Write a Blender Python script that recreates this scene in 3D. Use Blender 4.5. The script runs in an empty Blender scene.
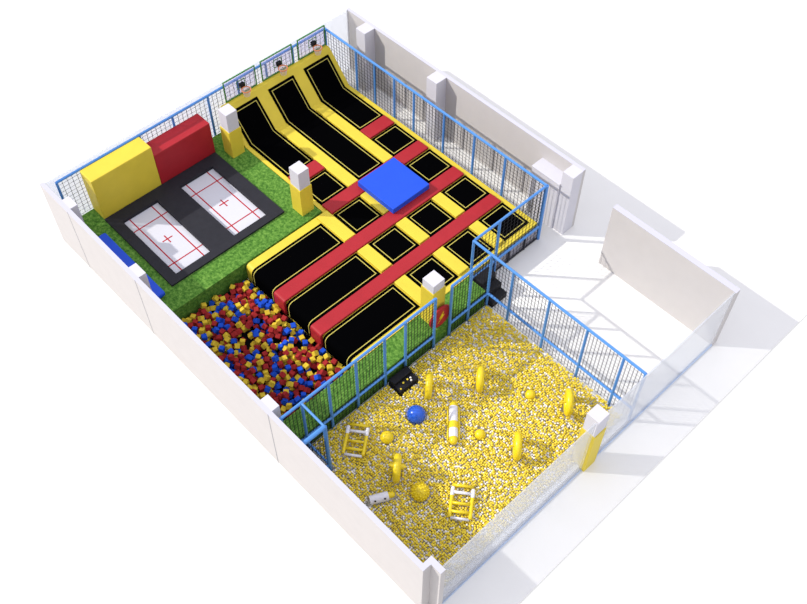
import bpy, bmesh, math, random
import numpy as np
from mathutils import Vector, Matrix, Euler

S = bpy.context.scene
COL = S.collection
random.seed(7)
rng = np.random.default_rng(11)

# ------------------------------------------------------------------ materials
def mat(name, col, rough=0.5, spec=0.3, noise=None, bump=None, coat=0.0):
    m = bpy.data.materials.new(name); m.use_nodes = True
    nt = m.node_tree; b = nt.nodes['Principled BSDF']
    b.inputs['Base Color'].default_value = (*col, 1)
    b.inputs['Roughness'].default_value = rough
    b.inputs['Specular IOR Level'].default_value = spec
    b.inputs['Coat Weight'].default_value = coat
    if noise or bump:
        tc = nt.nodes.new('ShaderNodeTexCoord')
    if noise:
        scale, amt = noise
        n = nt.nodes.new('ShaderNodeTexNoise'); n.inputs['Scale'].default_value = scale; n.inputs['Detail'].default_value = 4
        r = nt.nodes.new('ShaderNodeValToRGB')
        r.color_ramp.elements[0].position = .3; r.color_ramp.elements[1].position = .7
        r.color_ramp.elements[0].color = (*[c * (1 - amt) for c in col], 1)
        r.color_ramp.elements[1].color = (*[min(1, c * (1 + amt)) for c in col], 1)
        nt.links.new(tc.outputs['Object'], n.inputs['Vector']); nt.links.new(n.outputs['Fac'], r.inputs['Fac'])
        nt.links.new(r.outputs['Color'], b.inputs['Base Color'])
    if bump:
        scale, st, dist = bump
        n = nt.nodes.new('ShaderNodeTexNoise'); n.inputs['Scale'].default_value = scale; n.inputs['Detail'].default_value = 3
        bp = nt.nodes.new('ShaderNodeBump'); bp.inputs['Strength'].default_value = st; bp.inputs['Distance'].default_value = dist
        nt.links.new(tc.outputs['Object'], n.inputs['Vector']); nt.links.new(n.outputs['Fac'], bp.inputs['Height'])
        nt.links.new(bp.outputs['Normal'], b.inputs['Normal'])
    return m

WHITE = mat('painted_plaster', (.525, .50, .492), .8, .15, noise=(1.5, .015))
SHAFT = mat('painted_concrete', (.60, .59, .64), .8, .15, noise=(2, .015))
FLOORM = mat('pale_floor', (.80, .79, .76), .6, .2, noise=(.6, .01))
JOINT = mat('joint_grey', (.25, .25, .27), .8)
SKYTINT = mat('wall_top_sky_tint', (.545, .54, .61), .8, .15)  # wall paint shifted paler and bluer: skylight on the tops put into the colour
YEL = mat('yellow_vinyl', (.69, .54, .05), .5, .25, noise=(1.2, .04), bump=(9, .08, .02))
RED = mat('red_vinyl', (.37, .016, .024), .5, .25, noise=(1.5, .05), bump=(9, .08, .02))
BLUEV = mat('blue_vinyl', (.010, .075, .62), .5, .3, noise=(1.5, .03))
BLACKM = mat('black_jump_mat', (.0012, .0012, .0015), .95, 0.0, noise=(90, .2))
LINE = mat('yellow_line', (.52, .45, .10), .7, .1)
DECKB = mat('black_padding', (.020, .020, .026), .6, .2, noise=(3, .1))
WBED = mat('white_web_bed', (.60, .60, .65), .8, .1, noise=(60, .04))
REDL = mat('red_marking', (.42, .02, .03), .7, .1)
FBLUE = mat('blue_powder_coat', (.075, .25, .62), .4, .4)
FDARK = mat('dark_grey_post', (.03, .03, .04), .5)
NET = mat('black_net_cord', (.018, .018, .02), .8, .1)
GREENF = mat('green_metal', (.06, .22, .05), .5, .3)
BLKP = mat('black_plastic', (.006, .006, .007), .5, .3)
ORANGE = mat('orange_metal', (.70, .22, .08), .5, .3)
CORD = mat('pale_net_cord', (.75, .62, .62), .8, .1)
STEP = mat('black_rubber', (.012, .012, .016), .6, .2, bump=(25, .2, .01))
SKIRT = mat('grey_skirt', (.38, .37, .42), .7, .2)
YPL = mat('yellow_inflatable', (.76, .57, .014), .3, .4, noise=(2, .03))
WPL = mat('white_inflatable', (.72, .71, .76), .3, .4)
BPL = mat('blue_inflatable', (.014, .10, .58), .25, .5)
BALLY = mat('yellow_ball', (.78, .61, .05), .4, .3, noise=(.8, .10))
BALLW = mat('white_ball', (.80, .78, .76), .4, .3)
CR = mat('red_foam', (.30, .022, .022), .9, .1, noise=(6, .12))
CY = mat('yellow_foam', (.60, .43, .035), .9, .1, noise=(6, .12))
CB = mat('blue_foam', (.014, .075, .52), .9, .1, noise=(6, .12))
PITB = mat('black_pit_liner', (.006, .006, .007), .9, .1)
BLU2 = mat('pale_blue_channel', (.45, .55, .72), .4, .4)

def turf():
    m = bpy.data.materials.new('artificial_turf'); m.use_nodes = True
    nt = m.node_tree; b = nt.nodes['Principled BSDF']; b.inputs['Roughness'].default_value = .9
    b.inputs['Specular IOR Level'].default_value = .1
    tc = nt.nodes.new('ShaderNodeTexCoord')
    n = nt.nodes.new('ShaderNodeTexNoise'); n.inputs['Scale'].default_value = 6.0; n.inputs['Detail'].default_value = 9; n.inputs['Roughness'].default_value = .78
    r = nt.nodes.new('ShaderNodeValToRGB')
    r.color_ramp.elements[0].position = .36; r.color_ramp.elements[0].color = (.028, .100, .014, 1)
    r.color_ramp.elements[1].position = .66; r.color_ramp.elements[1].color = (.21, .39, .075, 1)
    e = r.color_ramp.elements.new(.5); e.color = (.088, .22, .032, 1)
    bp = nt.nodes.new('ShaderNodeBump'); bp.inputs['Strength'].default_value = .7; bp.inputs['Distance'].default_value = .05
    nt.links.new(tc.outputs['Object'], n.inputs['Vector']); nt.links.new(n.outputs['Fac'], r.inputs['Fac'])
    nt.links.new(r.outputs['Color'], b.inputs['Base Color'])
    nt.links.new(n.outputs['Fac'], bp.inputs['Height']); nt.links.new(bp.outputs['Normal'], b.inputs['Normal'])
    return m
TURF = turf()

def glass(name, haze, tint):
    m = bpy.data.materials.new(name); m.use_nodes = True
    nt = m.node_tree; nt.nodes.clear()
    out = nt.nodes.new('ShaderNodeOutputMaterial')
    tr = nt.nodes.new('ShaderNodeBsdfTransparent'); tr.inputs['Color'].default_value = (*tint, 1)
    df = nt.nodes.new('ShaderNodeBsdfDiffuse'); df.inputs['Color'].default_value = (.90, .92, .97, 1)
    tl = nt.nodes.new('ShaderNodeBsdfTranslucent'); tl.inputs['Color'].default_value = (.80, .83, .90, 1)
    gl = nt.nodes.new('ShaderNodeBsdfGlossy'); gl.inputs['Roughness'].default_value = .02
    fr = nt.nodes.new('ShaderNodeFresnel'); 
    ge = nt.nodes.new('ShaderNodeNewGeometry'); mm = nt.nodes.new('ShaderNodeMapRange')     # the same reflectance from both faces of the pane
    mm.inputs['To Min'].default_value = 1.45; mm.inputs['To Max'].default_value = 1/1.45
    nt.links.new(ge.outputs['Backfacing'], mm.inputs['Value']); nt.links.new(mm.outputs['Result'], fr.inputs['IOR'])
    m0 = nt.nodes.new('ShaderNodeMixShader'); m0.inputs[0].default_value = .35
    m1 = nt.nodes.new('ShaderNodeMixShader'); m1.inputs[0].default_value = haze
    m2 = nt.nodes.new('ShaderNodeMixShader')
    L = nt.links.new
    L(df.outputs[0], m0.inputs[1]); L(tl.outputs[0], m0.inputs[2])
    L(tr.outputs[0], m1.inputs[1]); L(m0.outputs[0], m1.inputs[2])
    L(fr.outputs[0], m2.inputs[0]); L(m1.outputs[0], m2.inputs[1]); L(gl.outputs[0], m2.inputs[2])
    L(m2.outputs[0], out.inputs['Surface'])
    return m
GLASS = glass('hazy_glass', .30, (.92, .93, .95))
BOARD = glass('clear_acrylic', .07, (.95, .93, 1.0))

# ------------------------------------------------------------------ geometry helpers
class MB:
    def __init__(s): s.v = []; s.f = []
    def add(s, vs, fs):
        b = len(s.v); s.v += [tuple(v) for v in vs]; s.f += [tuple(b + i for i in f) for f in fs]; return s
    def box(s, x0, x1, y0, y1, z0, z1):
        return s.add([(x0,y0,z0),(x1,y0,z0),(x1,y1,z0),(x0,y1,z0),(x0,y0,z1),(x1,y0,z1),(x1,y1,z1),(x0,y1,z1)],
                     [(0,3,2,1),(4,5,6,7),(0,1,5,4),(1,2,6,5),(2,3,7,6),(3,0,4,7)])
    def tube(s, p, q, r, n=8, r2=None):
        p = Vector(p); q = Vector(q); d = (q - p).normalized()
        a = d.orthogonal().normalized(); c = d.cross(a); r2 = r if r2 is None else r2
        vs = []
        for k in range(n):
            t = 2 * math.pi * k / n; u = a * math.cos(t) + c * math.sin(t)
            vs += [p + u * r, q + u * r2]
        fs = [(2*k, (2*k+2) % (2*n), (2*k+3) % (2*n), 2*k+1) for k in range(n)]
        fs += [tuple(2*k for k in range(n))[::-1], tuple(2*k+1 for k in range(n))]
        return s.add(vs, fs)
    def prism_y(s, poly, y0, y1):          # poly of (x,z), extruded along y
        n = len(poly)
        vs = [(x, y0, z) for x, z in poly] + [(x, y1, z) for x, z in poly]
        fs = [(i, (i+1) % n, n + (i+1) % n, n + i) for i in range(n)] + [tuple(range(n))[::-1], tuple(range(n, 2*n))]
        return s.add(vs, fs)
    def prism_x(s, poly, x0, x1):          # poly of (y,z), extruded along x
        n = len(poly)
        vs = [(x0, y, z) for y, z in poly] + [(x1, y, z) for y, z in poly]
        fs = [(i, (i+1) % n, n + (i+1) % n, n + i) for i in range(n)] + [tuple(range(n))[::-1], tuple(range(n, 2*n))]
        return s.add(vs, fs)
    def prism_z(s, poly, z0, z1):
        n = len(poly)
        vs = [(x, y, z0) for x, y in poly] + [(x, y, z1) for x, y in poly]
        fs = [(i, (i+1) % n, n + (i+1) % n, n + i) for i in range(n)] + [tuple(range(n))[::-1], tuple(range(n, 2*n))]
        return s.add(vs, fs)
    def torus(s, c, axis, R, r, n=32, m=12):
        c = Vector(c); ax = Vector(axis).normalized(); a = ax.orthogonal().normalized(); b = ax.cross(a)
        vs = []
        for i in range(n):
            t = 2*math.pi*i/n; u = a*math.cos(t) + b*math.sin(t)
            for j in range(m):
                p = 2*math.pi*j/m
                vs.append(c + u*(R + r*math.cos(p)) + ax*(r*math.sin(p)))
        fs = [(i*m+j, ((i+1) % n)*m+j, ((i+1) % n)*m+(j+1) % m, i*m+(j+1) % m) for i in range(n) for j in range(m)]
        return s.add(vs, fs)
    def ball(s, c, r, sub=3):
        bm = bmesh.new(); bmesh.ops.create_icosphere(bm, subdivisions=sub, radius=r)
        bm.verts.ensure_lookup_table()
        vs = [Vector(c) + v.co for v in bm.verts]; fs = [tuple(v.index for v in f.verts) for f in bm.faces]
        bm.free(); return s.add(vs, fs)
    def capsule(s, p, q, r, n=14, k=5):
        p = Vector(p); q = Vector(q); d = (q-p).normalized(); a = d.orthogonal().normalized(); c = d.cross(a)
        rings = [(p - d*r*math.cos(i*math.pi/2/k), r*math.sin(i*math.pi/2/k)) for i in range(1, k+1)]
        rings += [(q + d*r*math.sin(i*math.pi/2/k), r*math.cos(i*math.pi/2/k)) for i in range(0, k)]
        vs = []
        for o, rr in rings:
            for j in range(n):
                t = 2*math.pi*j/n; vs.append(o + (a*math.cos(t)+c*math.sin(t))*rr)
        m = len(rings)
        fs = [(i*n+j, i*n+(j+1) % n, (i+1)*n+(j+1) % n, (i+1)*n+j) for i in range(m-1) for j in range(n)]
        fs += [tuple(range(n))[::-1], tuple((m-1)*n+j for j in range(n))]
        return s.add(vs, fs)
    def build(s, name, m, parent=None, origin=None, smooth=False, bevel=0, seg=2):
        if origin is None:
            origin = parent.location if parent is not None else None
        vs = np.array(s.v, float)
        if origin is None:
            lo, hi = vs.min(0), vs.max(0); origin = ((lo[0]+hi[0])/2, (lo[1]+hi[1])/2, lo[2])
        origin = Vector(origin)
        me = bpy.data.meshes.new(name)
        me.from_pydata([tuple(Vector(v) - origin) for v in s.v], [], s.f)
        bm = bmesh.new(); bm.from_mesh(me); bmesh.ops.recalc_face_normals(bm, faces=bm.faces)
        if bevel:
            ed = [e for e in bm.edges if len(e.link_faces) == 2 and e.calc_face_angle(0) > .5]
            bmesh.ops.bevel(bm, geom=ed, offset=bevel, segments=seg, affect='EDGES', profile=.5, clamp_overlap=True)
        bm.to_mesh(me); bm.free()
        if smooth:
            me.polygons.foreach_set('use_smooth', [True]*len(me.polygons))
        me.materials.append(m)
        o = bpy.data.objects.new(name, me); COL.objects.link(o)
        if parent is not None:
            o.parent = parent; o.location = origin - parent.location if origin != parent.location else (0, 0, 0)
            if parent.type == 'MESH' or parent.parent is not None: pass
        else:
            o.location = origin
        return o

def tag(o, label=None, cat=None, group=None, kind=None):
    if label: o['label'] = label
    if cat: o['category'] = cat
    if group: o['group'] = group
    if kind: o['kind'] = kind
    return o
def thing(name, loc, label, cat, group=None):
    o = bpy.data.objects.new(name, None); o.empty_display_size = .2; o.location = loc; COL.objects.link(o)
    return tag(o, label, cat, group)
def struct(name, mb, m, label=None, bevel=0):
    return tag(mb.build(name, m, bevel=bevel), label, None, None, 'structure')
def sub(mb, name, m, part, root, **k):
    """a sub-part of PART (whose mesh sits at ROOT's origin)"""
    o = mb.build(name, m, origin=root.location, **k); o.location = (0, 0, 0); o.parent = part
    return o

H = 4.5          # wall height
def top_sky_tint(o, mb): return sub(mb, 'top_sky_tint', SKYTINT, o, o)  # thin layer added on a wall top to carry the painted skylight
ZT = 1.30        # turf / deck base level
CAM = Vector((38.0783, -10.5798, 41.3408))

# ------------------------------------------------------------------ the setting
struct('floor', MB().box(-40, 31.12, -45, 60, -.3, 0), FLOORM, 'pale grey floor around and below the play areas')
top_sky_tint(struct('wall_left', MB().box(-.2, 28.42, -.23, 0, 0, H-.03), WHITE, 'long white wall behind the blue bench and foam pit'), MB().box(-.2, 28.42, -.23, 0, H-.03, H))
struct('window_3', MB().box(-.12, -.03, 0, 21.05, 0, H), GLASS, 'hazy white glass wall behind the basketball hoops')
top_sky_tint(struct('wall_right', MB().box(-.2, 18.63, 21.05, 21.27, 0, H-.03), WHITE, 'long white wall with three pillars beside the tall blue fence'), MB().box(-.2, 18.63, 21.05, 21.27, H-.03, H))
top_sky_tint(struct('wall_entrance', MB().box(21.33, 28.89, 20.19, 20.53, 0, H-.03), WHITE, 'short freestanding white wall beyond the entrance gap'), MB().box(21.33, 28.89, 20.19, 20.53, H-.03, H))
top_sky_tint(struct('wall_corner', MB().prism_z([(28.18,0),(28.42,0),(28.44,.2),(28.98,.2),(28.98,.47),(28.18,.47)], 0, H-.03), WHITE, 'stepped white wall end at the glass'), MB().prism_z([(28.18,0),(28.42,0),(28.44,.2),(28.98,.2),(28.98,.47),(28.18,.47)], H-.03, H))
# outer joints on the long left wall
for i, x in enumerate((2.50, 8.52, 18.72)):
    struct('trim_%d' % (i+1), MB().box(x-.025, x+.025, -.236, -.2305, 0, H), JOINT, 'thin grey vertical joint line on outer face of the left wall')
# wall pillars
for i, (x0, x1, y0, y1, z0) in enumerate(((1.58,2.36,20.25,21.05,0), (7.65,8.45,20.25,21.05,0), (17.93,18.64,20.25,21.05,0),
                                          (1.58,2.40,0,.42,0), (7.65,8.50,0,.42,0), (17.90,18.70,0,.42,0))):
    struct('pillar_%d' % (i+1), MB().box(x0, x1, y0, y1, z0, H), SHAFT)
# free-standing columns
COLS = {'a': (1.62, 2.36, 9.92, 10.66, ZT+.002, 3.23), 'b': (7.76, 8.52, 9.96, 10.68, ZT+.002, 3.26), 'c': (17.95, 18.70, 9.92, 10.68, ZT+.002, 3.92), 'd': (28.24, 28.93, 9.93, 10.64, 0, 3.21)}
PADL = {'a': 'yellow column padding at the turf edge near the red crash block',
        'b': 'yellow column padding on the turf beside the square trampolines',
        'c': 'yellow column padding behind the gap in the blue fence',
        'd': 'yellow column padding standing in the line of the glass wall'}
for i, (k, (x0, x1, y0, y1, z0, zp)) in enumerate(COLS.items()):
    struct('pillar_%d' % (i+7), MB().box(x0, x1, y0, y1, z0, H), SHAFT)
    e = .05
    m = MB()
    m.box(x0-e, x0, y0-e, y1+e, z0, zp); m.box(x1, x1+e, y0-e, y1+e, z0, zp); m.box(x0, x1, y0-e, y0, z0, zp); m.box(x0, x1, y1, y1+e, z0, zp)
    tag(m.build('column_padding', YEL), PADL[k], 'padding', 'yellow padding around the columns')
# low white cupboard box against the long wall
t = thing('wall_cabinet', (16.95, 20.6, 0), 'plain white tall box unit between the long wall and end pillar', 'cabinet')
MB().box(15.97, 17.92, 20.18, 21.04, 0, 3.50).build('body', SHAFT, t)
MB().box(15.94, 17.92, 20.14, 21.04, 3.50, 3.56).build('top', SHAFT, t)
# near glass wall
t = struct('window_1', MB().box(28.78, 28.84, .47, 9.86, .08, H-.02), GLASS, 'clear hazy glass wall along the ball pool')
struct('window_2', MB().box(28.78, 28.84, 10.71, 20.18, .08, H-.02), GLASS, 'clear hazy glass wall across the entrance floor')
struct('trim_4', MB().box(28.75, 28.87, .47, 9.86, 0, .08), BLU2)
struct('trim_5', MB().box(28.75, 28.87, 10.71, 20.18, 0, .08), BLU2)

KERB = mat('pale_kerb', (.60, .63, .70), .6, .2)
for i, (a, b) in enumerate(((.50, 9.85), (10.73, 13.45))):
    struct('trim_%d' % (i+6), MB().box(28.46, 28.70, a, b, 0, .22), KERB, 'low pale kerb between the ball pool and the glass wall')
# ------------------------------------------------------------------ turf
tm = MB()
# one slab with a well under the sunken trampolines
tv = [(.17,.43),(9.0,.43),(9.0,10.9),(.17,10.9)]; ti = [(1.9,2.2),(7.4,2.2),(7.4,8.9),(1.9,8.9)]; WZ = 1.05
tm.add([(x,y,0) for x,y in tv] + [(x,y,ZT) for x,y in tv] + [(x,y,ZT) for x,y in ti] + [(x,y,WZ) for x,y in ti],
       [(3,2,1,0)] + [(i,(i+1)%4,4+(i+1)%4,4+i) for i in range(4)] + [(4+i,4+(i+1)%4,8+(i+1)%4,8+i) for i in range(4)] + [(8+i,8+(i+1)%4,12+(i+1)%4,12+i) for i in range(4)] + [(12,13,14,15)])
tag(tm.build('turf_platform', TURF), 'raised green artificial turf platform around the black deck', 'turf')
tag(MB().box(17.80, 19.04, .43, 13.5, 0, ZT).build('turf_walkway', TURF), 'narrow green turf walkway between foam pit and ball pool fence', 'turf')
# the foam pit liner
tag(MB().box(9.02, 17.78, .43, 5.5, 0, .05).build('pit_liner', PITB), 'black liner on the bottom of the foam pit', 'liner')

# ------------------------------------------------------------------ trampoline deck
t = thing('trampoline_deck', (9, 14, 0), 'big yellow padded trampoline frame with ramp under the black beds', 'trampoline frame')
DX = 17.76
MB().prism_y([(.22,0),(.22,3.19),(.52,3.19),(2.2,ZT),(DX,ZT),(DX,0)], 10.93, 18.96).build('base', YEL, t)
MB().prism_x([(10.93, ZT)] + [(5.80 + .28*math.cos(math.pi/2 + math.pi/2*i/7), ZT - .28 + .28*math.sin(math.pi/2 + math.pi/2*i/7)) for i in range(8)] + [(5.52, 0), (10.93, 0)], 9.12, DX).build('extension', YEL, t)
MB().box(DX, DX+.03, 13.6, 18.96, 0, 1.12).build('skirt_panel', SKIRT, t)

rows = {1: (6.91, 8.50), 2: (9.83, 11.41), 3: (12.72, 14.31), 4: (15.61, 17.25)}
lanes = {'A': (11.37, 12.96), 'B': (14.14, 15.71), 'C': (16.86, 18.46)}
MG = .18
ZB = 1.345
def square(x0, x1, y0, y1, label):
    r = thing('trampoline', ((x0+x1)/2, (y0+y1)/2, ZT), label, 'trampoline', 'square trampolines in rows')
    MB().box(x0-MG, x1+MG, y0-MG, y1+MG, ZT+.003, ZB-.012).build('frame_pad', BLACKM, r)
    MB().box(x0+.03, x1-.03, y0+.03, y1-.03, ZB-.012, ZB).build('jump_mat', BLACKM, r)
    w = .022
    MB().box(x0-w, x1+w, y0-w, y0+w, ZB-.012, ZB+.004).box(x0-w, x1+w, y1-w, y1+w, ZB-.012, ZB+.004).box(x0-w, x0+w, y0+w, y1-w, ZB-.012, ZB+.004).box(x1-w, x1+w, y0+w, y1-w, ZB-.012, ZB+.004).build('border_line', LINE, r)
    return r
RN = {1: 'first', 2: 'second', 3: 'third', 4: 'fourth'}
LN = {'A': 'in the lane next to the two yellow-padded turf columns', 'B': 'in the middle lane', 'C': 'in the lane along the tall side fence'}
SQL = {('A',1): 'square black trampoline directly behind the yellow-padded column in mid turf, below the ramp',
       ('A',2): 'square black trampoline between blue mat and the padded column on the turf',
       ('A',3): 'square black trampoline touching the end of the middle long bed above foam pit',
       ('A',4): 'square black trampoline partly hidden by the white-topped column at the fence gap',
       ('B',3): 'square black trampoline just below the near corner of the blue mat',
       ('B',4): 'square black trampoline beside the fence corner with the black entry steps',
       ('C',1): 'square black trampoline next to tall side fence, first below the ramp runway',
       ('C',2): 'square black trampoline between the blue mat and tall side fence',
       ('C',3): 'square black trampoline by tall side fence, second from the corner post',
       ('C',4): 'square black trampoline in the corner by the corner post, seen through the net'}
for (l, r), lab in SQL.items():
    square(rows[r][0], rows[r][1], lanes[l][0], lanes[l][1], lab)

# ramp runways
def runway(x1, y0, y1, label):
    sx, sz, fx = .86, 2.808, 2.2
    dx, dz = fx-sx, sz-ZT; L = math.hypot(dx, dz); ux, uz = dx/L, -dz/L; nx, nz = dz/L, dx/L
    r = thing('ramp_trampoline', ((sx+x1)/2, (y0+y1)/2, ZT), label, 'trampoline', 'ramp trampolines below the hoops')
    def prof(a, b, t0, t1):        # a: start along slope before sx ; b: end x ; thickness from t0 to t1
        p0 = (sx - ux*a, sz - uz*a)
        k = math.tan(math.atan2(dz, dx)/2)
        low = [(p0[0]+nx*t0, p0[1]+nz*t0), (fx + t0*k, ZT+t0), (b, ZT+t0)]
        up = [(b, ZT+t1), (fx + t1*k, ZT+t1), (p0[0]+nx*t1, p0[1]+nz*t1)]
        return low + up
    MB().prism_y(prof(MG, x1+MG, .003, .033), y0-MG, y1+MG).build('frame_pad', BLACKM, r)
    MB().prism_y(prof(-.03, x1-.03, .033, .045), y0+.03, y1-.03).build('jump_mat', BLACKM, r)
    w = .022
    m = MB()
    m.prism_y(prof(w, x1+w, .033, .049), y0-w, y0+w); m.prism_y(prof(w, x1+w, .033, .049), y1-w, y1+w)
    m.box(x1-w, x1+w, y0+w, y1-w, ZT+.033, ZT+.049)
    p = lambda a, t: (sx + ux*a + nx*t, sz + uz*a + nz*t)
    m.prism_y([p(-w, .033), p(w, .033), p(w, .049), p(-w, .049)], y0+w, y1-w)
    m.build('border_line', LINE, r)
runway(5.57, *lanes['A'], 'black ramp trampoline runway nearest the turf, behind the first white column')
runway(8.50, *lanes['B'], 'longest black ramp trampoline runway, middle of three, ending at the blue mat')
runway(5.57, *lanes['C'], 'black ramp trampoline runway in the corner beside the tall side fence')

# long beds that roll over the pit edge
def arc(yc, zc, r, a0, a1, n=7):
    return [(yc + r*math.cos(a0+(a1-a0)*i/n), zc + r*math.sin(a0+(a1-a0)*i/n)) for i in range(n+1)]
def longbed(x0, x1, label):
    ye = 10.12
    r = thing('long_trampoline', ((x0+x1)/2, 7.8, ZT), label, 'trampoline', 'long trampolines ending at the foam pit')
    def prof(yb, t0, t1, zb, R=.28):
        # yb = far (high y) end ; goes over the edge at y=5.56 and down to zb
        yc, zc = 5.50+R, ZT - R
        inner = [(yb, ZT+t0)] + arc(yc, zc, R+t0, math.pi/2, math.pi) + [(yc-R-t0, zb)]
        outer = [(yb, ZT+t1)] + arc(yc, zc, R+t1, math.pi/2, math.pi) + [(yc-R-t1, zb)]
        return inner + outer[::-1]
    MB().prism_x(prof(ye+MG, .003, .033, .3), x0-MG, x1+MG).build('frame_pad', BLACKM, r)
    MB().prism_x(prof(ye-.03, .033, .045, .3), x0+.03, x1-.03).build('jump_mat', BLACKM, r)
    w = .022
    m = MB(); m.prism_x(prof(ye+w, .033, .05, .3), x0-w, x0+w); m.prism_x(prof(ye+w, .033, .05, .3), x1-w, x1+w)
    m.box(x0+w, x1-w, ye-w, ye+w, ZT+.033, ZT+.05)
    m.build('border_line', LINE, r)
longbed(*rows[2], 'long black trampoline next to the green turf, rolling down into the foam pit')
longbed(*rows[3], 'long black trampoline between the two long red pads, rolling into the foam pit')
longbed(*rows[4], 'long black trampoline nearest the ball pool fence, rolling into the foam pit')

# pads
def pad(name, x0, x1, y0, y1, m, label, group, z1=1.46, end=False):
    mb = MB()
    if end:
        mb.prism_x([(5.36, .25), (5.36, z1-.12), (5.42, z1-.03), (5.52, z1), (y1, z1), (y1, ZT+.002), (5.512, ZT+.002), (5.512, .25)], x0, x1)
    else:
        mb.box(x0, x1, y0, y1, ZT+.002, z1)
    return tag(mb.build(name, m, bevel=.035), label, 'pad', group)
RG = 'red pads between the trampoline rows'; YG = 'yellow pads between the trampolines'
pad('red_pad', 5.80, 6.70, 11.15, 13.15, RED, 'short red pad beside the white column, below the ramp runway nearest the turf', RG)
pad('red_pad', 5.80, 6.70, 16.66, 18.60, RED, 'short red pad by the tall side fence, below the corner ramp runway', RG)
pad('red_pad', 8.74, 9.60, 11.15, 18.60, RED, 'long red pad running under the blue mat to the side fence', RG)
pad('red_pad', 11.64, 12.50, 5.5, 18.60, RED, 'long red pad from the foam pit passing the near corner of the blue mat', RG, end=True)
pad('red_pad', 14.56, 15.38, 5.5, 18.60, RED, 'long red pad from the foam pit, the nearest to the ball pool fence', RG, end=True)
pad('yellow_pad', 2.6, 8.70, 13.18, 13.92, YEL, 'long yellow pad between the middle runway and the lane nearest the turf', YG, z1=1.42)
pad('yellow_pad', 2.6, 8.70, 15.93, 16.62, YEL, 'long yellow pad between the middle runway and the side fence lane', YG, z1=1.42)
pad('yellow_pad', 9.66, 11.58, 13.18, 13.92, YEL, 'short yellow pad half hidden under the near edge of the blue mat', YG)
pad('yellow_pad', 12.56, 14.48, 13.18, 13.92, YEL, 'short yellow pad between two squares, just below the blue mat corner', YG)
pad('yellow_pad', 15.44, 17.42, 13.18, 13.92, YEL, 'short yellow pad near the entry steps, running to the fence gap column', YG)
pad('yellow_pad', 12.56, 14.48, 15.93, 16.62, YEL, 'short yellow pad between blue mat and side fence, between two long red pads', YG)
pad('yellow_pad', 15.44, 17.42, 15.93, 16.62, YEL, 'short yellow pad crossed by the short end fence top rail', YG)
pad('yellow_pad', 9.20, 11.58, 10.36, 11.12, YEL, 'wide yellow pad at end of the long bed next to the turf', YG, z1=1.42)
pad('yellow_pad', 12.56, 14.48, 10.36, 11.12, YEL, 'short yellow pad at the end of the middle long bed', YG)
pad('yellow_pad', 15.44, 17.42, 10.36, 11.12, YEL, 'short yellow pad at the end of long bed by the ball pool fence', YG)

# blue landing mat
t = thing('landing_mat', (10.5, 14.95, 1.46), 'thick square blue mat lying across the middle of the trampolines', 'mat')
MB().box(9.06, 11.98, 13.55, 16.33, 1.462, 1.84).build('foam_block', BLUEV, t, bevel=.03)

# ------------------------------------------------------------------ performance trampolines on the turf
t = thing('trampoline_surround', (4.5, 5.6, ZT), 'black padded deck around the two white trampolines', 'deck')
BX0, BX1 = 2.14, 7.16
BY = ((2.46, 4.74), (6.27, 8.56))
m = MB(); x0, x1, y0, y1 = 1.36, 7.66, 1.84, 9.36
for a, b in ((y0, BY[0][0]), (BY[0][1], BY[1][0]), (BY[1][1], y1)): m.box(x0, x1, a, b, ZT+.002, 1.42)
for a, b in BY: m.box(x0, BX0, a, b, ZT+.002, 1.42); m.box(BX1, x1, a, b, ZT+.002, 1.42)
m.build('padding', DECKB, t)
for (a, b), lab in zip(BY, ('white trampoline with red lines, the one in front of the yellow block', 'white trampoline with red lines, the one in front of the red block')):
    r = thing('performance_trampoline', ((BX0+BX1)/2, (a+b)/2, WZ), lab, 'trampoline', 'white trampolines in the black deck')
    MB().box(BX0+.004, BX1-.004, a+.004, b-.004, 1.16, 1.19).build('jump_bed', WBED, r)
    fm = MB()
    for u0, u1, v0, v1 in ((BX0+.004, BX1-.004, a-.02, a+.003), (BX0+.004, BX1-.004, b-.003, b+.02), (BX0-.02, BX0+.003, a-.02, b+.02), (BX1-.003, BX1+.02, a-.02, b+.02)): fm.box(u0, u1, v0, v1, WZ+.002, ZT)
    fm.build('frame', DECKB, r)
    m = MB(); cx = 4.70; cy = (a+b)/2; w = .035; z0, z1 = 1.19, 1.196
    for y in (a+.43, b-.40): m.box(BX0+.01, BX1-.01, y-w, y+w, z0, z1)
    for x in (cx-1.62, cx+1.62): m.box(x-w, x+w, a+.01, b-.01, z0, z1+.001)
    m.box(cx-.32, cx+.32, cy-w, cy+w, z0, z1); m.box(cx-w, cx+w, cy-.32, cy+.32, z0, z1+.001)
    m.build('red_marking', REDL, r)
# crash blocks
t = thing('crash_block', (.75, 3.75, ZT), 'tall yellow padded block, left of the pair behind the black deck', 'padded block')
MB().box(.16, 1.32, 1.86, 5.645, ZT+.002, 4.27).build('cover', YEL, t, bevel=.04)
t = thing('crash_block', (.75, 7.5, ZT), 'lower red padded block, right of the yellow one behind the black deck', 'padded block')
MB().box(.16, 1.32, 5.655, 9.42, ZT+.002, 3.60).build('cover', RED, t, bevel=.04)
# blue bench along the left wall
t = thing('padded_bench', (5.1, .9, ZT), 'long low blue padded bench along the left wall on turf', 'bench')
MB().box(2.35, 7.95, .46, 1.28, ZT+.06, 1.66).build('cushion', BLUEV, t, bevel=.11, seg=4)
MB().box(2.5, 7.8, .55, 1.18, ZT+.002, ZT+.06).build('base', BLKP, t)

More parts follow.
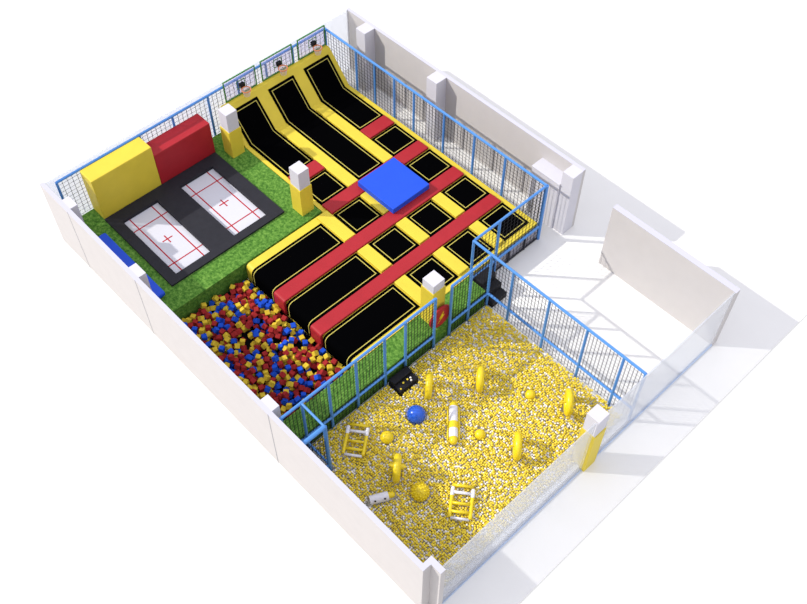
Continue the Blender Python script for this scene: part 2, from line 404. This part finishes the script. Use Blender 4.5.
# ------------------------------------------------------------------ fences
PR = .075
def fence(name, label, posts, rails, nets, group='blue net fences', extra=None):
    """posts: (x,y,z0,z1,r); rails: (name,p,q,r); nets: (axis, fixed, a0, a1, z0, z1)"""
    p0 = posts[0]
    r = thing(name, (p0[0], p0[1], p0[2]), label, 'fence', group)
    for x, y, z0, z1, rr in posts:
        MB().tube((x, y, z0), (x, y, z1), rr, 8).build('post', FBLUE, r, smooth=False)
    for nm, p, q, rr in rails:
        MB().tube(p, q, rr, 8).build(nm, FBLUE, r)
    for ax, fx, a0, a1, z0, z1, ch, cv in nets:
        m = MB(); wv = .010; w = .0055
        n = max(1, round((a1-a0)/ch)); k = max(1, round((z1-z0)/cv))
        for i in range(n+1):
            a = a0 + (a1-a0)*i/n
            if ax == 'x': m.box(a-wv, a+wv, fx-wv, fx+wv, z0, z1)
            else: m.box(fx-wv, fx+wv, a-wv, a+wv, z0, z1)
        for i in range(k+1):
            z = z0 + (z1-z0)*i/k
            if ax == 'x': m.box(a0, a1, fx-w, fx+w, z-w, z+w)
            else: m.box(fx-w, fx+w, a0, a1, z-w, z+w)
        m.build('net', NET, r)
    return r
ZF = 4.26
X1 = .08
YC = 19.06
XE = 17.88
YA = 13.57
XF = 19.14
# far fence behind the hoops
fence('net_fence', 'blue net fence on the far white wall behind blocks and basketball hoops',
      [(X1, y, 0, ZF, PR) for y in (.53, 3.1, 5.71, 7.88, 10.31)] + [(X1, y, .0, ZF, PR) for y in (12.4, 14.48, 16.5)],
      [('top_rail', (X1, .53, ZF), (X1, YC-.10, ZF), PR)],
      [('y', X1, .53, 10.9, ZT+.02, ZF, .30, .27), ('y', X1, 10.9, YC-.11, 2.9, ZF, .30, .27)])
fence('net_fence', 'tall blue net fence along the trampolines facing the long white wall',
      [(x, YC, 0, ZF, PR) for x in (.1, 2.88, 4.51, 6.2, 7.85, 10.3, 12.65, 14.96)] + [(XE, YC, 0, ZF+.02, .11)],
      [('top_rail', (X1, YC, ZF), (XE, YC, ZF), PR), ('lower_rail', (X1, YC, 1.1), (XE, YC, 1.1), PR*.8)],
      [('x', YC, .1, XE, .1, ZF, .25, .25)])
r = fence('net_fence', 'short blue net fence across the trampoline end with white floor before it',
      [(XE, 15.49, 0, ZF, PR), (XE, YA, 1.1, ZF, PR)],
      [('top_rail', (XE, YA+.08, ZF), (XE, YC-.12, ZF), PR), ('lower_rail', (XE, YA+.1, 1.1), (XE, YC-.12, 1.1), .09)],
      [('y', XE, YA+.08, YC-.13, .12, ZF, .28, .28)])
MB().tube((XE, 15, .1), (XE, YC-.12, .1), .05, 8).build('floor_rail', FDARK, r)
for y in (15.1, 16.6, 17.9): MB().tube((XE, y, 0), (XE, y, 1.05), .05, 8).build('stub_post', FDARK, r)
# gate top rail + ball pool side fence
fence('net_fence', 'blue net fence between ball pool and white entrance floor',
      [(XF, YA, .0, ZF, PR)] + [(x, YA, 0, ZF, PR) for x in (20.6, 22.95, 25.3, 27.46)] + [(28.68, YA, 0, ZF+.02, PR)],
      [('top_rail', (XE, YA, ZF), (28.68, YA, ZF), PR), ('lower_rail', (XF, YA, 1.15), (28.68, YA, 1.15), PR)],
      [('x', YA, XF, 28.68, .25, ZF, .20, .27)])
# ball pool front fence, left run with the steps opening
posts = [(XF, y, .0, ZF, PR) for y in (.12, 1.30, 2.85, 4.5, 6.30, 7.66, 9.64)]
fence('net_fence', 'blue net fence between foam pit and ball pool, with the steps opening', posts,
      [('top_rail', (XF, .02, ZF), (XF, 9.64, ZF), PR), ('lower_rail', (XF, .02, 1.12), (XF, 9.64, 1.12), PR)],
      [('y', XF, .12, 6.30, .2, ZF, .20, .24), ('y', XF, 7.66, 9.64, .2, ZF, .20, .24)])
fence('net_fence', 'short blue net fence between the gap and the corner with entry steps',
      [(XF, 10.76, .0, ZF, PR), (XF, 12.13, .0, ZF, PR)],
      [('top_rail', (XF, 10.76, ZF), (XF, YA, ZF), PR), ('lower_rail', (XF, 10.76, 1.12), (XF, YA, 1.12), PR)],
      [('y', XF, 10.76, YA, .2, ZF, .20, .24)])
# small enclosure by the left wall
fence('net_fence', 'small blue gate frame at the white wall in the ball pool corner',
      [(20.76, 1.25, 0, ZF, .10)],
      [('top_rail', (XF+.06, 1.27, ZF), (20.76, 1.25, ZF), PR*.8), ('end_rail', (20.76, .02, ZF), (20.76, 1.25, ZF), .11),
       ('lower_rail', (XF+.06, 1.27, .7), (20.76, 1.25, .7), PR*.8), ('end_lower_rail', (20.76, .02, .7), (20.76, 1.25, .7), PR)],
      [('y', 20.76, .05, 1.25, .5, ZF, .20, .24)])
tag(MB().box(19.25, 20.62, .03, 1.15, 0, .5).build('entry_mat', STEP), 'black rubber entry block inside the small blue gate frame', 'step')

# ------------------------------------------------------------------ steps
t = thing('entry_steps', (18.6, 14.2, 0), 'black rubber entry steps up to the trampolines beside the white floor', 'steps')
for x0, x1, z in ((18.0, 18.58, 1.28), (18.58, 19.02, .86), (19.02, 19.45, .44)):
    MB().box(x0, x1, 13.70, 14.80, 0, z).build('step', STEP, t, bevel=.03)
t = thing('pool_steps', (19.6, 7.0, 0), 'black rubber steps down into the ball pool at the fence opening', 'steps')
for x0, x1, z in ((19.25, 19.66, .70), (19.66, 20.12, .53)):
    MB().box(x0, x1, 6.42, 7.62, 0, z).build('step', STEP, t, bevel=.03)
# red disc
t = thing('round_padded_disc', (18.94, 10.24, ZT), 'round red padded disc with yellow emblem standing at the fence gap', 'disc')
m = MB(); m.tube((18.88, 10.24, 2.04), (19.0, 10.24, 2.04), .73, 40); m.build('disc', RED, t, bevel=.03)
m = MB()
m.prism_x([(10.24+a*1.0, 2.04+b*1.0) for a, b in ((-.22,-.36),(.02,-.06),(-.14,-.02),(.16,.38),(.10,.10),(.24,.08))], 19.0, 19.025); m.build('emblem', YPL, t)

# ------------------------------------------------------------------ basketball hoops
for y0, y1, lab in ((11.37, 13.60, 'basketball hoop with green frame, nearest the yellow and red blocks'),
                    (14.06, 16.36, 'basketball hoop with green frame, middle of the three'),
                    (16.84, 18.92, 'basketball hoop with green frame, in the corner by the side fence')):
    cy = (y0+y1)/2 + .04; x = .21
    t = thing('basketball_hoop', (x, cy, 3.19), lab, 'basketball hoop', 'basketball hoops above the ramp')
    w = .03
    f = MB().box(x-w, x+w, y0-w, y0+w, 3.20, 4.66).box(x-w, x+w, y1-w, y1+w, 3.20, 4.66).box(x-w, x+w, y0+w, y1-w, 4.60, 4.66).box(x-w, x+w, y0+w, y1-w, 3.20, 3.26).build('frame', GREENF, t)
    MB().box(x-.01, x+.01, y0+w, y1-w, 3.26, 4.60).build('backboard', BOARD, t)
    m = MB(); a = .30
    m.box(x+.012, x+.03, cy-a, cy+a, 4.18, 4.22).box(x+.012, x+.03, cy-a, cy+a, 3.66, 3.70).box(x+.012, x+.03, cy-a, cy-a+.04, 3.70, 4.18).box(x+.012, x+.03, cy+a-.04, cy+a, 3.70, 4.18)
    m.build('target_square', GREENF, t)
    MB().box(x+.02, x+.22, cy-.16, cy+.16, 3.78, 4.06).build('bracket', BLKP, t, bevel=.03)
    rim = MB().torus((x+.50, cy, 3.80), (0,0,1), .27, .03, 28, 8).build('rim', ORANGE, t, smooth=True)
    m = MB()
    for k in range(14):
        a0 = 2*math.pi*k/14
        for s in (-1, 1):
            a1 = a0 + s*2*math.pi/14; a2 = a1 + s*2*math.pi/14
            P = [(x+.50+rr*math.cos(aa), cy+rr*math.sin(aa), zz) for rr, aa, zz in ((.26, a0, 3.79), (.20, a1, 3.58), (.16, a2, 3.36))]
            m.tube(P[0], P[1], .010, 4); m.tube(P[1], P[2], .010, 4)
    sub(m, 'hoop_net', CORD, rim, t)

# ------------------------------------------------------------------ foam pit
def visible(p):
    """seen from the photo's side, not hidden behind the left wall"""
    d = p - CAM; s = (0.0 - CAM.y)/d.y if d.y > 0 else 2
    return (CAM + d*s).z > H + .05
def foam_h(x, y):
    a = min(1, max(0, (x-9)/3.0)); b = min(1, max(0, y/3.0))
    return .22 + .45*a + .22*b + .08*math.sin(x*1.7+y*2.3)
SZ = .26
cubes = []
for layer in range(3):
    nx, ny = int(8.6/.325), int(4.75/.325)
    for i in range(nx):
        for j in range(ny):
            if rng.random() < (.25, .42, .70)[layer]: continue
            x = 9.22 + (i+.5 + .5*(layer % 2))*.322 + rng.normal()*.05; y = .66 + (j+.5+.5*(layer % 2))*.322 + rng.normal()*.05
            x = min(17.55, max(9.23, x)); y = min(5.22, max(.66, y))
            z = foam_h(x, y) - .22 + .21*(layer-.5) + rng.normal()*.04
            z = max(z, .28)
            cubes.append((Vector((x, y, z)), Euler(rng.random(3)*3.1), rng.choice(3, p=(.42, .31, .27)), layer))
# let the cubes settle apart
CP = np.array([c[0][:] for c in cubes])
for it in range(80):
    d = CP[:,None] - CP[None]; L = np.linalg.norm(d, axis=2) + np.eye(len(CP))*9
    push = np.clip(.335 - L, 0, None)
    CP += .22*(d/L[...,None]*push[...,None]).sum(1)
    CP[:,2] -= .004
    CP = np.clip(CP, (9.24, .68, .29), (17.54, 5.22, 1.05))
cubes = [(Vector(p), c[1], c[2], c[3]) for p, c in zip(CP.tolist(), cubes)]
CM = (CR, CY, CB); CN = ('red', 'yellow', 'blue')
proto = []
for k in range(3):
    bm = bmesh.new(); bmesh.ops.create_cube(bm, size=SZ)
    bmesh.ops.bevel(bm, geom=bm.edges[:], offset=.018, segments=1, affect='EDGES')
    me = bpy.data.meshes.new('foam_cube'); bm.to_mesh(me); bm.free(); me.materials.append(CM[k]); proto.append(me)
cand = sorted([c for c in cubes if visible(c[0])], key=lambda c: (c[0]-CAM).length - 6*c[0].z)
single = cand[:300]; ids = {id(c) for c in single}
first = [None]*3
for c in single:
    k = int(c[2])
    if first[k] is None:
        o = bpy.data.objects.new('foam_cube', proto[k]); first[k] = o
        tag(o, '%s foam cube in the pit, among those on the blue fence side' % CN[k], 'foam cube', '%s foam cubes in the pit' % CN[k])
    else:
        o = first[k].copy()
    o.location = c[0]; o.rotation_euler = c[1]; COL.objects.link(o)
vs, fs, mi = [], [], []
pv = np.array([v.co[:] for v in proto[0].vertices]); pf = [tuple(p.vertices) for p in proto[0].polygons]
for c in cubes:
    if id(c) in ids: continue
    M = np.array(c[1].to_matrix()); b = len(vs)
    vs += (pv @ M.T + np.array(c[0])).tolist(); fs += [tuple(b+i for i in f) for f in pf]; mi += [int(c[2])]*len(pf)
me = bpy.data.meshes.new('foam_cubes'); me.from_pydata(vs, [], fs)
for m in CM: me.materials.append(m)
me.polygons.foreach_set('material_index', mi)
o = bpy.data.objects.new('foam_cube_heap', me); COL.objects.link(o)
tag(o, 'rest of the red, yellow and blue foam cube heap filling the pit', 'foam cubes', None, 'stuff')

# ------------------------------------------------------------------ toys in the pool
ZS = .45
PUSH = []           # (p, q, r): the balls make way for the toys
def swim_ring(c, label, dirv=(-.66, .75), knob=False, tilt=0):
    t = thing('swim_ring', (c[0], c[1], ZS-.1), label, 'swim ring', 'yellow swim rings in the ball pool')
    d = Vector((dirv[0], dirv[1], 0)).normalized(); ax = Vector((d.y, -d.x, tilt)).normalized()
    R, r = .52, .18
    cc = Vector((c[0], c[1], ZS+.46)); a = ax.orthogonal().normalized(); b = ax.cross(a)
    pts = [cc + a*R*math.cos(2*math.pi*i/16) + b*R*math.sin(2*math.pi*i/16) for i in range(17)]
    PUSH.extend((p, q, r+.01) for p, q in zip(pts, pts[1:]))
    MB().torus((c[0], c[1], ZS+.46), ax, R, r, 36, 14).build('ring', YPL, t, smooth=True)
    if knob:
        p = Vector((c[0], c[1], ZS+.50)) + ax*(r*.8)*(-1 if ax.y > 0 else 1)
        q = p + Vector((-.55, -.75, .0))*.25
        MB().tube(p, q, .07, 10, .03).build('valve', YPL, t)
    return t
swim_ring((20.98, 7.50), 'yellow swim ring standing upright right beside the black pool steps')
swim_ring((22.42, 9.60), 'yellow swim ring standing upright farthest toward the entry steps corner')
swim_ring((26.28, 11.75), 'yellow swim ring standing upright close to blue side fence and glass column', knob=True)
swim_ring((26.18, 8.20), 'yellow swim ring standing upright in mid pool, facing the glass', knob=True)
def pball(x, y, r, z, m, label, name='beach_ball', cat='ball'):
    t = thing(name, (x, y, z-r), label, cat); PUSH.append(((x, y, z), (x, y, z), r+.01))
    MB().ball((x, y, z), r, 4).build('ball', m, t, smooth=True)
    return t
t = pball(21.52, 6.12, .46, ZS+.02, BPL, 'big shiny blue ball near the black pool steps')
MB().tube((21.70, 5.94, ZS+.39), (21.74, 5.90, ZS+.44), .04, 10).build('valve', BPL, t)
def float_ball(x, y, r, z, label):
    t = pball(x, y, r, z, YPL, label)
    MB().tube((x-r*.6, y-r*.6, z+r*.45), (x-r*.72, y-r*.72, z+r*.52), .035, 8).build('valve', YPL, t)
float_ball(21.42, 4.28, .33, .34, 'small yellow ball beside the ladder float nearest the small gate')
float_ball(24.36, 7.64, .28, .29, 'small yellow ball between white tube float and upright ring')
float_ball(24.52, 11.05, .27, .28, 'small yellow ball nearest to the blue side fence')
# knobbly ball
t = thing('massage_ball', (24.6, 3.4, ZS-.3), 'big knobbly yellow ball in front of the white stub float', 'ball')
MB().ball((24.58, 3.42, ZS+.03), .42, 4).build('ball', YPL, t, smooth=True)
PUSH.append(((24.58, 3.42, ZS+.03),)*2 + (.48,))
m = MB(); g = math.pi*(3-math.sqrt(5))
for i in range(90):
    zz = 1-2*(i+.5)/90; rr = math.sqrt(1-zz*zz); a = i*g
    m.ball((24.58+.42*rr*math.cos(a), 3.42+.42*rr*math.sin(a), ZS+.03+.42*zz), .06, 1)
m.build('knobs', YPL, t, smooth=True)
# ring with little wings
t = swim_ring((23.15, 3.32), 'yellow swim ring with two small wings, standing beside the knobbly ball')
for q, dz in ((-1, .30), (1, .22)):
    c0 = Vector((23.15, 3.32, ZS+.46+dz)); ax = Vector((.75, .66, 0))
    MB().tube(c0 + ax*q*.12, c0 + ax*q*.42 + Vector((0, 0, .02)), .17, 12, .04).build('wing', YPL, t, smooth=False)

# ladder floats: two side rails, rungs; white end pieces
def ladder(c, label):
    t = thing('ladder_float', (c[0], c[1], ZS-.05), label, 'inflatable ladder', 'ladder floats in the ball pool')
    w = Vector((.787, .617, 0)); l = Vector((.70, -.714, 0)); l = (l - w*l.dot(w)).normalized()
    C = Vector((c[0], c[1], ZS+.10)); hw = .47; r = .085
    def at(a, b, dz=0): return C + w*a + l*b + Vector((0,0,dz))
    PUSH.extend([(at(-hw, -.6), at(-hw, .75), .11), (at(hw, -.6), at(hw, .75), .11)] + [(at(-hw, q), at(hw, q), .10) for q in (-.8, -.44, .08, .5, .8)])
    for s in (-1, 1):
        rail = MB().capsule(at(s*hw, -.30), at(s*hw, .72), r).build('side_rail', YPL, t, smooth=True)
        MB().capsule(at(s*hw, -.62, .02), at(s*hw, -.32, .02), r*1.12).build('rail_end', WPL, t, smooth=True)
    MB().tube(at(-hw, -.44, .02), at(hw, -.44, .02), r*.9, 12).build('white_rung', WPL, t, smooth=True)
    for b in (-.80, .08, .50):
        MB().tube(at(-hw, b, 0), at(hw, b, 0), r*.85, 12).build('rung', YPL, t, smooth=True)
    MB().tube(at(-hw*.9, .80, -.05), at(hw*.9, .80, -.05), r*.8, 12).build('end_bar', WPL, t, smooth=True)
ladder((20.58, 3.05), 'yellow and white inflatable ladder frame close to the small blue gate')
ladder((26.26, 4.42), 'yellow and white inflatable ladder frame close to the glass wall')
# white tube float with yellow band
t = thing('tube_float', (23.0, 7.15, ZS-.05), 'white inflatable tube with a yellow band lying in mid pool', 'inflatable tube')
a = Vector((22.48, 7.70, ZS+.10)); b = Vector((23.72, 6.45, ZS+.10)); d = b-a
MB().tube(a+d*.02, a+d*.50, .215, 20).build('white_section', WPL, t, smooth=False)
MB().tube(a+d*.70, a+d*.97, .215, 20).build('white_section', WPL, t, smooth=False)
MB().tube(a+d*.50, a+d*.70, .235, 20).build('yellow_band', YPL, t)
MB().capsule(a-d*.04, a+d*.02, .20).build('end_cap', YPL, t, smooth=True)
MB().capsule(a+d*.97, a+d*1.06, .20).build('end_cap', YPL, t, smooth=True)
s = Vector((d.y, -d.x, 0)).normalized()
PUSH.extend([(a-d*.04, b+d*.06, .25), (a+s*.27-Vector((0,0,.08)), b+s*.27-Vector((0,0,.08)), .06), (a-s*.27-Vector((0,0,.08)), b-s*.27-Vector((0,0,.08)), .06)])
for q in (-1, 1):
    MB().capsule(a+s*q*.27-d*.0+Vector((0,0,-.08)), b+s*q*.27+Vector((0,0,-.08)), .045).build('side_tube', YPL, t, smooth=True)
# white stub float near left wall
t = thing('stub_float', (23.55, 1.85, ZS-.05), 'short white inflatable cylinder with yellow tip beside the left white wall', 'inflatable cylinder')
a = Vector((23.32, 1.44, ZS+.07)); b = Vector((23.72, 2.22, ZS+.07)); d = b-a
PUSH.append((a, b+d*.2, .23))
MB().tube(a, b, .22, 20).build('body', WPL, t)
MB().capsule(b+d*.02, b+d*.20, .15).build('tip', YPL, t, smooth=True)
for f in (.25, .78):
    MB().box(a.x+d.x*f-.05+.14, a.x+d.x*f+.05+.14, a.y+d.y*f-.04-.08, a.y+d.y*f+.04-.08, ZS+.20, ZS+.235).build('handle', BLKP, t)

# ------------------------------------------------------------------ ball pool
ZS = .45
D = .112
bm = bmesh.new(); bmesh.ops.create_icosphere(bm, subdivisions=2, radius=D/2)
bv = np.array([v.co[:] for v in bm.verts]); bf = np.array([[v.index for v in f.verts] for f in bm.faces])
ballme = []
for m in (BALLY, BALLW):
    me = bpy.data.meshes.new('plastic_ball'); bm.to_mesh(me); me.polygons.foreach_set('use_smooth', [True]*len(me.polygons)); me.materials.append(m); ballme.append(me)
bm.free()
P = []; isw = []
PITCH = .42
for layer in range(2):
    xs = np.arange(19.30, 28.40, D*1.01); ys = np.arange(.08, 13.46, D*1.01)
    X, Y = np.meshgrid(xs, ys, indexing='ij'); X = X.ravel() + rng.normal(0, .018, X.size); Y = Y.ravel() + rng.normal(0, .018, Y.size)
    if layer: X += D/2; Y += D/2
    ph = np.cos(2*np.pi*(Y + .10*np.sin(X*2*np.pi/.84) + .06*np.sin(X*3.1 + Y*2.3))/PITCH)
    Z = ZS - D/2 - .02 + (layer-1)*.085 + .018*ph*layer + rng.normal(0, .008, X.size)
    keep = (X < 28.39) & (Y < 13.42) & (Y > .07)
    keep &= ~((X < 20.20) & (Y > 6.3) & (Y < 7.75))
    keep &= ~((X < 20.94) & (Y < 1.44))
    keep &= ~((X > 28.08) & (Y > 9.78) & (Y < 10.80)); keep &= ~((X > 28.08) & (Y < .58))
    if layer: keep &= (ph > -.25) & (rng.random(X.size) > .07)      # crests of yellow, the white balls below show between them
    W_ = rng.random(X.size) < (.05 if layer else .40)
    P.append(np.stack([X, Y, Z], 1)[keep]); isw.append(W_[keep])
P = np.concatenate(P); isw = np.concatenate(isw)
ok = np.ones(len(P), bool)
for p, q, r in PUSH:
    p = np.array(p); d = np.array(q) - p; L = d @ d
    t_ = np.clip(((P - p) @ d)/L, 0, 1) if L > 0 else np.zeros(len(P))
    ok &= np.linalg.norm(P - p - t_[:,None]*d, axis=1) > r + D/2
P = P[ok]; isw = isw[ok]
top = P[:,2] > ZS - D/2 - .075
dist = np.linalg.norm(P - np.array(CAM), axis=1)
order = np.argsort(dist + (~top)*99)
single = order[:300]
mask = np.ones(len(P), bool); mask[single] = False
first = [None, None]; nm = ('yellow', 'white')
for i in single:
    k = int(isw[i])
    if first[k] is None:
        o = bpy.data.objects.new('plastic_ball', ballme[k]); first[k] = o
        tag(o, '%s plastic ball at the ball pool edge against glass' % nm[k], 'ball', '%s balls at the glass edge' % nm[k])
    else:
        o = first[k].copy()
    o.location = P[i]; COL.objects.link(o)
Q = P[mask]; W = isw[mask]; n = len(Q); nv = len(bv); nf = len(bf)
me = bpy.data.meshes.new('ball_pool')
me.vertices.add(n*nv); me.vertices.foreach_set('co', (Q[:,None,:] + bv[None]).astype(np.float32).ravel())
me.loops.add(n*nf*3); me.polygons.add(n*nf)
me.polygons.foreach_set('loop_start', np.arange(0, n*nf*3, 3, dtype=np.int32))
me.loops.foreach_set('vertex_index', (bf[None] + (np.arange(n)*nv)[:,None,None]).astype(np.int32).ravel())
me.materials.append(BALLY); me.materials.append(BALLW)
me.polygons.foreach_set('material_index', np.repeat(W.astype(np.int32), nf))
me.polygons.foreach_set('use_smooth', np.ones(n*nf, bool))
me.update(calc_edges=True); me.validate()
o = bpy.data.objects.new('ball_pool_balls', me); COL.objects.link(o)
tag(o, 'sea of small yellow and white balls filling the pool', 'balls', None, 'stuff')
# balls on the steps
for i, (x, y, k) in enumerate(((20.08,6.52,0), (19.90,6.86,0), (19.90,7.14,0), (19.93,7.32,1), (20.06,7.24,1))):
    o = bpy.data.objects.new('plastic_ball', ballme[k]); o.location = (x-.06, y, .53+D/2); COL.objects.link(o)
    tag(o, '%s plastic ball lying on the lower black step' % nm[k], 'ball', '%s balls on the black steps' % nm[k])

# ------------------------------------------------------------------ light, world, camera
sun = bpy.data.lights.new('sun', 'SUN'); sun.energy = 3.5; sun.angle = math.radians(.9); sun.color = (1.0, .965, .90)
so = bpy.data.objects.new('sun', sun); COL.objects.link(so)
so.rotation_euler = Vector((1.045, .94, -1)).to_track_quat('-Z', 'Y').to_euler(); so.location = (-10, -10, 30)
w = bpy.data.worlds.new('white_sky'); S.world = w; w.use_nodes = True
nt = w.node_tree; bg = nt.nodes['Background']; bg.inputs['Strength'].default_value = 1.0
tc = nt.nodes.new('ShaderNodeTexCoord'); sx = nt.nodes.new('ShaderNodeSeparateXYZ'); r = nt.nodes.new('ShaderNodeValToRGB')
mr = nt.nodes.new('ShaderNodeMapRange'); mr.inputs['From Min'].default_value = -1; mr.inputs['From Max'].default_value = 1
nt.links.new(tc.outputs['Generated'], sx.inputs[0]); nt.links.new(sx.outputs['Z'], mr.inputs['Value']); nt.links.new(mr.outputs['Result'], r.inputs['Fac'])
e = r.color_ramp.elements                     # white below the horizon, pale horizon, brighter bluish zenith
e[0].position = 0; e[0].color = (1.02, 1.02, 1.04, 1)
e[1].position = 1; e[1].color = (1.20, 1.215, 1.38, 1)
q = e.new(.46); q.color = (1.02, 1.02, 1.04, 1)
q = e.new(.54); q.color = (.74, .745, .78, 1)
nt.links.new(r.outputs['Color'], bg.inputs['Color'])

cam = bpy.data.cameras.new('camera'); co = bpy.data.objects.new('camera', cam); COL.objects.link(co)
cam.sensor_fit = 'HORIZONTAL'; cam.sensor_width = 36; cam.lens = 968.11/807*36
cam.clip_end = 500
co.location = CAM; co.rotation_euler = (.63752535, -.00247824, .81157468)
S.camera = co
S.view_settings.view_transform = 'Standard'; S.view_settings.look = 'None'
S.view_settings.exposure = 0; S.view_settings.gamma = 1; S.view_settings.use_curve_mapping = False
S.cycles.max_bounces = 8; S.cycles.transparent_max_bounces = 16
S.cycles.sample_clamp_indirect = 4
